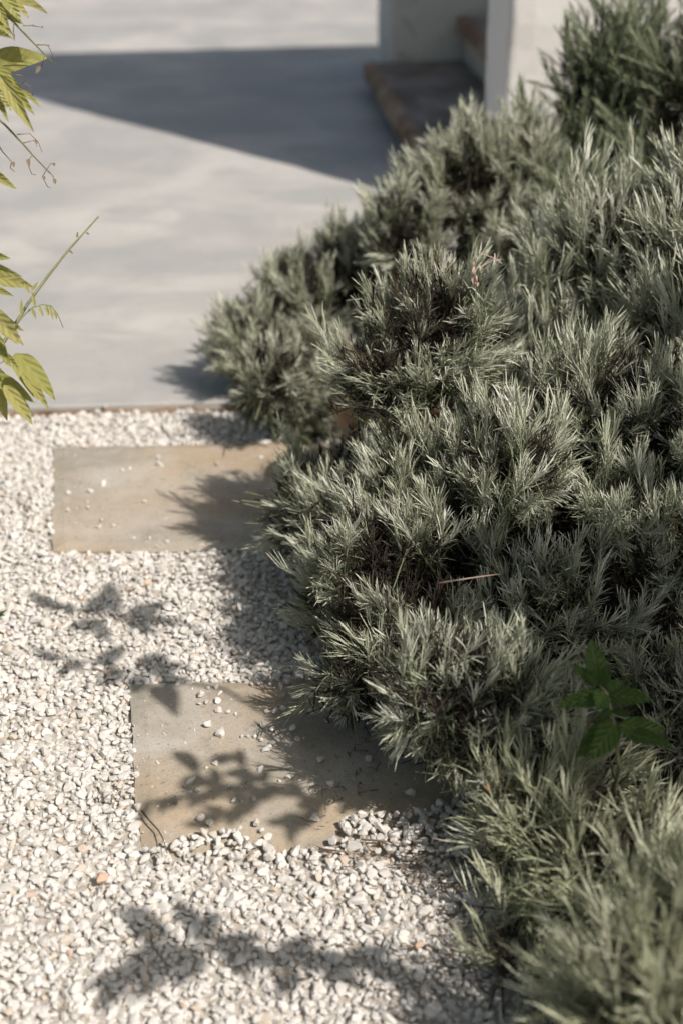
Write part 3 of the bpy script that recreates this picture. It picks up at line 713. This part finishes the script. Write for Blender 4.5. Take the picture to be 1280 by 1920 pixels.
# wisteria hanging in from the left
wb0 = Vector((-1.25, 1.95, 0.0))
wis = empty('wisteria_vine', wb0); tag(wis, 'yellow green wisteria shoots hanging in at the left edge', 'vine')
r = random.Random(5)
W1 = [  # base x, y, tip x, y, width px, how far it turns its face to the sun
    (-20, -20, 88, 20, 34), (0, -15, 56, 30, 22), (-25, 5, 42, 40, 26), (5, -10, 40, 36, 24), (-30, 20, 24, 64, 24), (-5, 10, 16, 52, 18),
    (-26, 128, 79, 100, 54), (-20, 118, 34, 160, 22), (-12, 128, 42, 168, 22), (0, 140, 60, 243, 24), (8, 150, 62, 208, 20), (34, 168, 75, 194, 12), (-14, 150, 50, 190, 22), (-16, 168, 22, 206, 18), (-22, 180, 18, 218, 16),
    (-30, 318, 24, 346, 20), (-10, 165, 36, 200, 16), (-34, 60, 20, 66, 20),
    (-28, 476, 16, 484, 18), (-34, 492, 28, 516, 22), (-32, 512, 63, 538, 32), (-20, 540, 24, 553, 14), (-22, 580, 38, 640, 34), (-12, 590, 36, 615, 20), (-22, 620, 16, 680, 28), (-6, 610, 30, 640, 16), (6, 664, 34, 692, 18),
    (30, 662, 66, 738, 34), (34, 664, 104, 748, 36), (42, 700, 92, 764, 20), (-22, 700, 62, 748, 30), (-14, 712, 14, 780, 26), (8, 722, 62, 796, 26), (0, 712, 58, 772, 26), (-30, 706, -4, 770, 22), (-26, 690, 20, 716, 24)]
for k, (bx, by, tx, ty, w) in enumerate(W1):
    d = 1.93 + r.uniform(-0.06, 0.07)
    b = spot(bx, by, d + r.uniform(-0.01, 0.03)); t = spot(tx, ty, d - r.uniform(0.0, 0.03))
    face = Vector((0.25 + r.uniform(-0.5, 0.4), -0.75, 0.6 + r.uniform(-0.35, 0.35)))
    put_leaf(WL[k % 4], b, t, w * 1.15 / F * d, face, wis, wb0)
def twig(pts, rad, d, mat, name, parent, inv, n=5):
    P = [spot(x, y, d + 0.01 * i) - inv for i, (x, y) in enumerate(pts)]
    mb = MB(); mb.tube(P, [rad * (1 - 0.65 * i / (len(P) - 1)) for i in range(len(P))], n); return mb.build(name, mat, parent)
twig([(-60, -40), (-10, 5), (25, 40), (48, 64), (78, 95), (92, 110), (106, 124)], 0.0022, 1.93, M['wist_stem'], 'shoot', wis, wb0)
twig([(-70, 160), (-10, 215), (14, 238), (44, 270), (66, 295), (90, 320)], 0.0022, 1.92, M['wist_stem'], 'shoot', wis, wb0)
twig([(-60, 190), (-8, 262), (6, 285), (22, 303)], 0.0014, 1.95, M['wist_stem'], 'shoot', wis, wb0)
twig([(-40, 690), (5, 645), (30, 606), (52, 570), (92, 515), (125, 473), (150, 445), (185, 406)], 0.0032, 1.95, M['wist_stem'], 'shoot', wis, wb0)
twig([(30, 610), (46, 590), (62, 576), (80, 571), (96, 573), (108, 588), (119, 614)], 0.0013, 1.95, M['wist_stem'], 'leaf_stalk', wis, wb0)
twig([(-60, 300), (-45, 480), (-30, 520), (-20, 600), (-10, 690), (20, 668)], 0.003, 1.99, M['wist_stem'], 'shoot', wis, wb0)
for bx, by, tx, ty in [(60, 578, 68, 598), (72, 572, 82, 594), (86, 572, 92, 592), (92, 573, 100, 600), (102, 580, 107, 600), (66, 574, 60, 545), (55, 550, 46, 530), (40, 590, 40, 560), (60, 545, 72, 528)]:
    d = 1.95; put_leaf(WL[1], spot(bx, by, d), spot(tx, ty, d), 7 / F * d, Vector((0.2, -0.8, 0.5)), wis, wb0, 'young_leaflet')
# withered flower stalks on the upper shoots
for pts in [[(44, 48), (60, 48), (78, 51)], [(26, 42), (26, 62), (28, 76)], [(70, 84), (90, 84), (98, 100), (101, 118)], [(84, 106), (80, 122), (70, 136)],
            [(33, 252), (56, 250), (72, 266), (80, 286)], [(44, 268), (66, 263), (70, 276)], [(60, 292), (52, 305), (60, 326), (68, 328)], [(88, 318), (96, 306), (106, 308)], [(88, 318), (80, 332), (90, 350), (95, 352)], [(88, 318), (100, 330), (104, 345)], [(22, 303), (20, 315), (28, 322)],
            [(30, 140), (42, 142), (48, 152), (40, 160)], [(46, 156), (58, 164), (62, 178), (58, 184)]]:
    twig(pts, 0.0009, 1.94, M['dry'], 'withered_stalk', wis, wb0, 4)
for bx, by, tx, ty, w in [(78, 50, 82, 52, 5), (26, 62, 27, 76, 5), (90, 84, 92, 88, 6), (76, 124, 68, 138, 9), (66, 262, 70, 270, 7), (52, 298, 56, 312, 8), (102, 335, 104, 346, 8), (82, 330, 84, 338, 7), (100, 305, 103, 312, 7), (60, 47, 66, 50, 5), (24, 303, 27, 314, 8), (130, 470, 138, 476, 5), (145, 446, 146, 434, 5), (162, 436, 168, 440, 5)]:
    put_leaf(WL[0], spot(bx, by, 1.93), spot(tx, ty, 1.93), w / F * 1.93, Vector((0.2, -0.8, 0.5)), wis, wb0, 'bud').data = None or WL[0]
# the vine's woody stem; unseen leaf masses added left and overhead to block sky
mb = MB(); mb.tube([(0, 0.1, -0.02), (0.03, 0.08, 0.3), (-0.04, 0.05, 0.7), (0.05, 0.06, 1.1), (0.16, 0.05, 1.5)], [0.022, 0.018, 0.015, 0.012, 0.008], 8); mb.build('stem', M['bark'], wis)

vp = []; ve = []; vs = []; vi = []
def sky_block_mass(n, x0, x1, y0, y1, z0, z1, origin):
    for _ in range(n):
        p = Vector((r.uniform(x0, x1), r.uniform(y0, y1), r.uniform(z0, z1)))
        if noise.noise(p * 2.3) < -0.12: continue
        qx, qy, dd = project(p)
        if dd > 0.1 and -40 < qx < 1320 and -40 < qy < 1960: continue
        vp.append(tuple(p - origin)); ve.append((r.gauss(0.2, 0.5), r.gauss(0, 0.5), r.uniform(0, 6.28))); w = r.uniform(0.8, 1.2); vs.append((0.036 * w, 0.075 * w, 0.04 * w)); vi.append(r.randrange(4))
sky_block_mass(2600, -2.3, -1.12, 0.3, 2.7, 0.35, 2.3, wb0)
sky_block_mass(2200, -2.2, 0.45, -1.6, 0.2, 2.05, 2.4, wb0)
sky_block_mass(5000, -2.4, -0.05, 0.0, 2.5, 2.0, 2.4, wb0)  # unseen canopy added overhead to dim the sky fill
WSRC = [bpy.data.objects.new('leaf_piece', m) for m in WL]
scatter('foliage', vp, ve, vs, vi, WSRC, wis)
# overhead wisteria to the right of the camera, out of the picture: its leaf shadows fall on gravel and slab
ov0 = Vector((1.75, 0.15, 0.0)); ov = empty('overhead_vine', ov0); tag(ov, 'leafy vine overhead whose shadows fall across the gravel', 'vine')
leafs = MB(); unit = WL[0]
uv = [Vector(x.co) for x in unit.vertices]; uf = [tuple(p.vertices) for p in unit.polygons]
def shade_leaf(bx, by, tx, ty, w, t):
    """leaf hanging t metres up the sun's ray from the ground points"""
    b = ground(bx, by, 0.02) + SUN * t; e = ground(tx, ty, 0.02) + SUN * t
    y = e - b; L = y.length; yn = y.normalized(); face = SUN + Vector((r.gauss(0, 0.25), r.gauss(0, 0.25), 0)); z = (face - yn * face.dot(yn)).normalized(); x = yn.cross(z)
    wd = w / F * project(ground(bx, by, 0))[2]
    leafs.add([b - ov0 + x * (q.x * wd) + y * q.y + z * (q.z * wd) for q in uv], uf)
def shade_twig(pts, t, rad=0.004, hang=True):
    mb = MB(); P = [ground(x, y, 0.02) + SUN * t - ov0 for x, y in pts]; mb.tube(P, rad, 5); mb.build('twig', M['bark'], ov)
    if hang:      # the shoot hangs from the woody stem
        a, b = P[0], Vector((-0.18, -0.06, 2.08)); mb = MB()
        mb.tube([a, a.lerp(b, 0.3) + Vector((0.03, 0.0, -0.05)), a.lerp(b, 0.65) + Vector((0.03, -0.02, 0.02)), b], [rad, rad * 1.1, rad * 1.4, rad * 1.8], 6); mb.build('shoot', M['bark'], ov)
T = 1.62
for q in [(160, 1150, 230, 1095, 34), (215, 1150, 205, 1085, 30), (240, 1155, 320, 1125, 34), (230, 1160, 345, 1160, 30), (200, 1158, 130, 1180, 34), (150, 1140, 60, 1128, 26), (110, 1130, 50, 1105, 22), (250, 1165, 300, 1190, 30), (180, 1160, 215, 1205, 34),
          (120, 1235, 60, 1215, 26), (160, 1240, 110, 1262, 26), (190, 1245, 240, 1205, 32), (230, 1250, 190, 1285, 34), (260, 1250, 320, 1225, 36), (280, 1262, 350, 1240, 32), (270, 1265, 250, 1300, 34), (300, 1270, 360, 1275, 36), (310, 1280, 330, 1345, 34), (285, 1285, 320, 1330, 28)]:
    shade_leaf(*q[:4], q[4] * 1.25, T)
shade_twig([(360, 1172), (250, 1158), (140, 1140), (60, 1122)], T); shade_twig([(420, 1292), (320, 1272), (200, 1246), (90, 1222)], T)
T = 1.5
for tw in ([(720, 1505), (600, 1498), (500, 1488), (400, 1484), (270, 1506)], [(520, 1490), (470, 1450), (425, 1412)], [(480, 1488), (440, 1515), (400, 1545)], [(600, 1497), (570, 1525), (540, 1548)], [(430, 1486), (380, 1460), (340, 1430)], [(620, 1498), (640, 1470), (650, 1440)]):
    shade_twig(tw, T, 0.003, tw[0][0] == 720)
    for (xa, ya), (xb, yb) in zip(tw[:-1], tw[1:]):
        for u in (0.1, 0.3, 0.5, 0.7, 0.9):
            cx, cy = xa + (xb - xa) * u, ya + (yb - ya) * u; an = math.atan2((yb - ya), (xb - xa)) + r.choice((-1, 1)) * r.uniform(0.5, 1.2); ln = r.uniform(34, 62)
            shade_leaf(cx, cy, cx + math.cos(an) * ln, cy + math.sin(an) * ln * 0.7, r.uniform(18, 30), T)
shade_twig([(760, 1500), (600, 1495), (450, 1482), (270, 1506)], T)
for q in [(330, 1755, 230, 1690, 46), (370, 1745, 335, 1680, 44), (300, 1760, 235, 1725, 40), (360, 1765, 420, 1705, 44), (400, 1775, 500, 1750, 46), (350, 1770, 230, 1800, 44), (300, 1800, 150, 1855, 40), (380, 1780, 330, 1850, 46), (440, 1785, 560, 1810, 46), (430, 1780, 470, 1835, 44), (520, 1800, 600, 1750, 44), (560, 1805, 650, 1790, 46), (600, 1810, 690, 1850, 46), (640, 1810, 740, 1770, 46), (560, 1815, 520, 1870, 40), (690, 1815, 790, 1820, 46), (330, 1790, 250, 1880, 40), (260, 1815, 180, 1900, 40), (720, 1815, 800, 1860, 44)]:
    shade_leaf(*q[:4], q[4] * 1.15, T)
shade_twig([(840, 1825), (640, 1808), (450, 1785), (300, 1770), (220, 1700)], T)
# denser part of the vine, shading the lower right of the bush
def shade_patch(n, x0, x1, y0, y1, d, thr, seed):
    for k in range(n):
        px = r.uniform(x0, x1); py = r.uniform(y0, y1)
        if noise.noise(Vector((px * 0.010, py * 0.010, seed))) < thr: continue
        p = spot(px, py, d) + SUN * r.uniform(1.7, 2.5) - ov0
        y = Vector((r.gauss(0, 1), r.gauss(0, 1), r.gauss(-0.3, 0.5))).normalized() * 0.07; z = (SUN - y.normalized() * SUN.dot(y.normalized())).normalized(); x = y.normalized().cross(z)
        leafs.add([p + x * (q.x * 0.034) + y * q.y + z * (q.z * 0.034) for q in uv], uf)
shade_patch(560, 930, 1400, 930, 1440, 1.95, -0.24, 3.0)
shade_patch(55, 1030, 1280, 1180, 1440, 1.72, -0.15, 3.0)
shade_patch(70, 880, 1330, 470, 570, 2.2, -0.2, 8.0)
shade_patch(60, 1150, 1400, 640, 960, 2.1, -0.1, 5.0)
lo = leafs.build('foliage', M['wist'], ov); lo['kind'] = 'stuff'
mb = MB(); mb.tube([(0, 0, -0.03), (0.04, -0.05, 0.6), (-0.03, 0.0, 1.2), (-0.08, 0.02, 1.7), (-0.15, -0.05, 2.0), (-0.25, -0.1, 2.2)], [0.03, 0.026, 0.022, 0.018, 0.013, 0.007], 8); mb.build('stem', M['bark'], ov)

# unseen leaf mass added along the right to block low sky light
hg0 = Vector((1.5, 2.0, 0.0)); hg = empty('hedge', hg0); tag(hg, 'dark green hedge along the right of the planting bed', 'hedge')
M['hedge'] = mat_leaf('hedge_leaf', (0.05, 0.08, 0.025), (0.07, 0.11, 0.035), (0.09, 0.13, 0.045), 0.2, 0.4)
HL = broad_leaf('leaf', M['hedge'], 0, 0.3, 0.3, 6, 0.15, 0, 1.0, 2); hp = []; he = []; hs = []
for _ in range(5200):
    p = Vector((r.uniform(1.0, 1.9), r.uniform(0.9, 4.0), r.uniform(0.05, 1.12)))
    p.x += 0.05 * noise.noise(p * 4); hp.append(tuple(p - hg0)); he.append((r.gauss(0, 0.7), r.gauss(0, 0.7), r.uniform(0, 6.28))); w = r.uniform(0.8, 1.2); hs.append((0.032 * w, 0.06 * w, 0.035 * w))
scatter('foliage', hp, he, hs, [0] * len(hp), [bpy.data.objects.new('leaf_piece', HL)], hg)
for k in range(7):
    mb = MB(); y = -1.0 + k * 0.45; mb.tube([(0, y, -0.03), (0.02, y + 0.03, 0.5), (-0.02, y, 1.0)], [0.018, 0.014, 0.006], 6); mb.build('stem', M['bark'], hg)

# ================================================================== MINT SPRIG
mp = spot(1142, 1330, 1.72); m0 = Vector((mp.x, mp.y, 0.0))
mint = empty('mint_plant', m0); tag(mint, 'fresh green mint sprig with broad toothed leaves in front of the silvery bush', 'herb')
def msp(x, y, dd=0.0): return spot(x, y, 1.72 + dd)
mb = MB(); mb.tube([Vector((m0.x + 0.02, m0.y + 0.05, -0.01)) - m0, msp(1160, 1440, 0.03) - m0, msp(1150, 1362, 0.0) - m0, msp(1138, 1302, -0.005) - m0, msp(1122, 1282, 0.0) - m0], [0.003, 0.0028, 0.0025, 0.002, 0.0015], 6); mb.build('stem', M['wist_stem'], mint)
for k, (bx, by, tx, ty, w, db, dt, fx, fy, fz) in enumerate([
        (1120, 1280, 1110, 1196, 62, 0.0, 0.03, 0.2, -0.9, -0.1), (1118, 1282, 1070, 1244, 26, 0, 0.0, -0.2, -0.5, 0.8), (1124, 1282, 1148, 1248, 26, 0, 0.0, 0.6, -0.5, 0.5), (1118, 1278, 1116, 1246, 22, -0.004, -0.006, 0, -0.8, 0.5),
        (1134, 1304, 1038, 1322, 40, 0, -0.01, -0.1, -0.5, 0.85), (1142, 1304, 1222, 1308, 42, 0, -0.015, 0.1, -0.55, 0.8), (1132, 1298, 1118, 1330, 40, -0.004, -0.03, 0.1, -0.6, 0.75), (1140, 1296, 1168, 1270, 30, 0.01, 0.04, 0, -0.3, 0.9),
        (1152, 1354, 1110, 1424, 58, 0, -0.03, 0.3, -0.75, 0.5), (1148, 1356, 1078, 1420, 48, 0.004, 0.0, -0.5, -0.7, 0.3), (1160, 1360, 1252, 1370, 46, 0, 0.01, 0.1, -0.8, 0.4), (1165, 1372, 1264, 1394, 36, 0.005, -0.01, 0.1, -0.5, 0.8),
        (1120, 1284, 1098, 1262, 20, -0.006, -0.012, -0.3, -0.7, 0.6), (1124, 1284, 1140, 1268, 18, -0.006, -0.014, 0.3, -0.7, 0.6), (1146, 1330, 1118, 1346, 20, -0.004, -0.014, -0.3, -0.6, 0.7), (1150, 1332, 1178, 1342, 20, -0.004, -0.014, 0.3, -0.6, 0.7)]):
    put_leaf(ML[k % 3], msp(bx, by, db), msp(tx, ty, dt), w * 1.0 / F * 1.72, Vector((fx, fy, fz)), mint, m0)

# ================================================================== SMALL DRY THINGS
def loose_twig(name, pts, rad, label, cat, mat, world=True, nubs=0):
    P = [Vector(p) for p in pts]; b = P[0].copy(); o = MB(); o.tube([p - b for p in P], [rad * (1 - 0.5 * i / (len(P) - 1)) for i in range(len(P))], 6)
    ob = o.build(name, mat); ob.location = b; tag(ob, label, cat); return ob
loose_twig('twig', [ground(266, 1520, 0.026), ground(282, 1540, 0.027), ground(297, 1556, 0.027), ground(306, 1572, 0.030), ground(314, 1600, 0.034)], 0.0014, 'thin grey twig lying on the left corner of the near slab', 'twig', M['bark'])
loose_twig('twig', [ground(598, 1592, 0.028), ground(640, 1596, 0.030), ground(672, 1600, 0.034)], 0.0017, 'short brown twig on the lower edge of the near slab', 'twig', M['dry'])
loose_twig('twig', [ground(676, 1574, 0.034), ground(720, 1577, 0.032), ground(765, 1584, 0.034)], 0.0016, 'brown twig lying on pebbles just beside the short brown twig', 'twig', M['dry'])
loose_twig('dry_stalk', [spot(822, 1093, 1.86), spot(860, 1087, 1.855), spot(900, 1081, 1.86), spot(938, 1076, 1.88)], 0.0010, 'bare pinkish dry stalk poking out of the dark middle of the big bush', 'stalk', M['pink_dry'])
# faded flower head nodding on a bent stalk at the top of the big bush
fh0 = spot(936, 490, 2.02); fh = empty('dry_flower', fh0); tag(fh, 'faded pink dry flower head nodding at the top of the big bush', 'flower')
mb = MB(); mb.tube([spot(x, y, 2.02) - fh0 for x, y in [(940, 494), (920, 482), (904, 477), (892, 482), (887, 492)]], 0.0009, 5); mb.build('stalk', M['pink_dry'], fh)
mb = MB(); mb.tube([spot(x, y, 2.02) - fh0 for x, y in [(938, 488), (925, 486), (908, 496), (898, 508)]], 0.0008, 5); mb.build('stalk', M['pink_dry'], fh)
for k in range(16):
    x = 890 + r.gauss(0, 4); y = 490 + k * 2.6; c = spot(x, y, 2.02 + r.uniform(-0.006, 0.004))
    e = spot(x + r.uniform(-5, 5), y + r.uniform(6, 11), 2.015 + r.uniform(-0.006, 0.004)); put_leaf(WL[2], c, e, 5 / F * 2.0, Vector((r.gauss(0, .4), -1, 0.3)), fh, fh0, 'petal')
pm = M['pink_dry']; pet = bpy.data.meshes.new('petal'); pet = WL[2].copy(); pet.materials.clear(); pet.materials.append(pm)
for c in fh.children:
    if c.name.startswith('petal'): c.data = pet
budm = WL[0].copy(); budm.materials.clear(); budm.materials.append(M['dry'])
for c in wis.children:
    if c.name.startswith('bud'): c.data = budm
op = put_leaf(WL[1], spot(910, 1474, 1.72), spot(915, 1482, 1.715), 6 / F * 1.72, Vector((0, -1, 0.6)), None, Vector((0, 0, 0)), 'petal')
opm = WL[1].copy(); opm.materials.clear(); opm.materials.append(M['orange']); op.data = opm; tag(op, 'tiny orange petal caught in the pale bush below the mint', 'petal')

# crumbs of dry leaves among the pebbles
crumb = []
for k in range(5):
    q = random.Random(k + 50); v = [(q.uniform(-1, 1) * 0.3, -1, 0), (0.5, -0.3, 0.3), (0.35, 0.6, 0.2), (0, 1.1, 0.35 + q.random() * 0.3), (-0.4, 0.4, 0.1), (-0.55, -0.3, 0.25), (0, 0, 0)]
    crumb.append(bpy.data.objects.new('crumb_piece', mesh('crumb', v, [(6, i, (i + 1) % 6) for i in range(6)], M['dry'], False)))
cp = []; ce = []; cs = []; ci = []
spots_ = [(55, 950, 18, 40, 26), (40, 880, 30, 60, 16), (20, 1000, 30, 40, 14), (80, 1180, 18, 12, 8), (122, 1250, 12, 14, 10), (360, 1215, 14, 8, 5), (230, 1085, 60, 30, 12), (150, 1060, 90, 25, 16), (60, 1330, 20, 15, 5), (580, 1120, 40, 50, 40), (560, 1040, 40, 30, 30),
          (740, 1590, 60, 25, 40), (800, 1640, 50, 50, 40), (850, 1800, 40, 60, 40), (620, 1660, 10, 8, 4), (115, 1895, 10, 6, 5), (220, 795, 160, 8, 26), (330, 1500, 10, 6, 3), (210, 1500, 12, 16, 8), (730, 1770, 80, 50, 20), (200, 1650, 150, 150, 14), (640, 1500, 60, 60, 14), (690, 1420, 40, 60, 20)]
for cx, cy, sx, sy, n in spots_:
    for _ in range(n):
        p = ground(cx + r.gauss(0, sx * 0.6), cy + r.gauss(0, sy * 0.6), 0.024)
        cp.append((p.x, p.y, 0.026 + r.uniform(-0.002, 0.004))); ce.append((r.gauss(0, 0.5), r.gauss(0, 0.5), r.uniform(0, 6.28))); s = r.uniform(0.002, 0.0052); cs.append((s * r.uniform(0.5, 1), s * r.uniform(0.8, 1.6), s)); ci.append(r.randrange(5))
for _ in range(900):   # fallen needles and bits under the bushes
    x = r.uniform(-0.05, 0.6); y = r.uniform(1.0, 2.7)
    cp.append((x, y, 0.026 if gravel_here(x, y) else -0.022)); ce.append((r.gauss(0, 0.4), r.gauss(0, 0.4), r.uniform(0, 6.28))); s = r.uniform(0.003, 0.007); cs.append((s * 0.4, s * 2.0, s)); ci.append(r.randrange(5))
lt = scatter('leaf_litter', cp, ce, cs, ci, crumb); tag(lt, 'dry brown leaf crumbs among the pebbles', 'litter')
# little weed at the left edge
wd0 = ground(-6, 1160, 0.02); wd = empty('weed', wd0); tag(wd, 'tiny green weed in the gravel at the left edge', 'weed')
for tx, ty in [(16, 1156), (12, 1166), (-14, 1150), (-20, 1165)]:
    put_leaf(ML[0], wd0 + Vector((0, 0, 0.004)), ground(tx, ty, 0.02) + Vector((0, 0, 0.014)), 0.009, Vector((0.1, -0.3, 1)), wd, wd0)
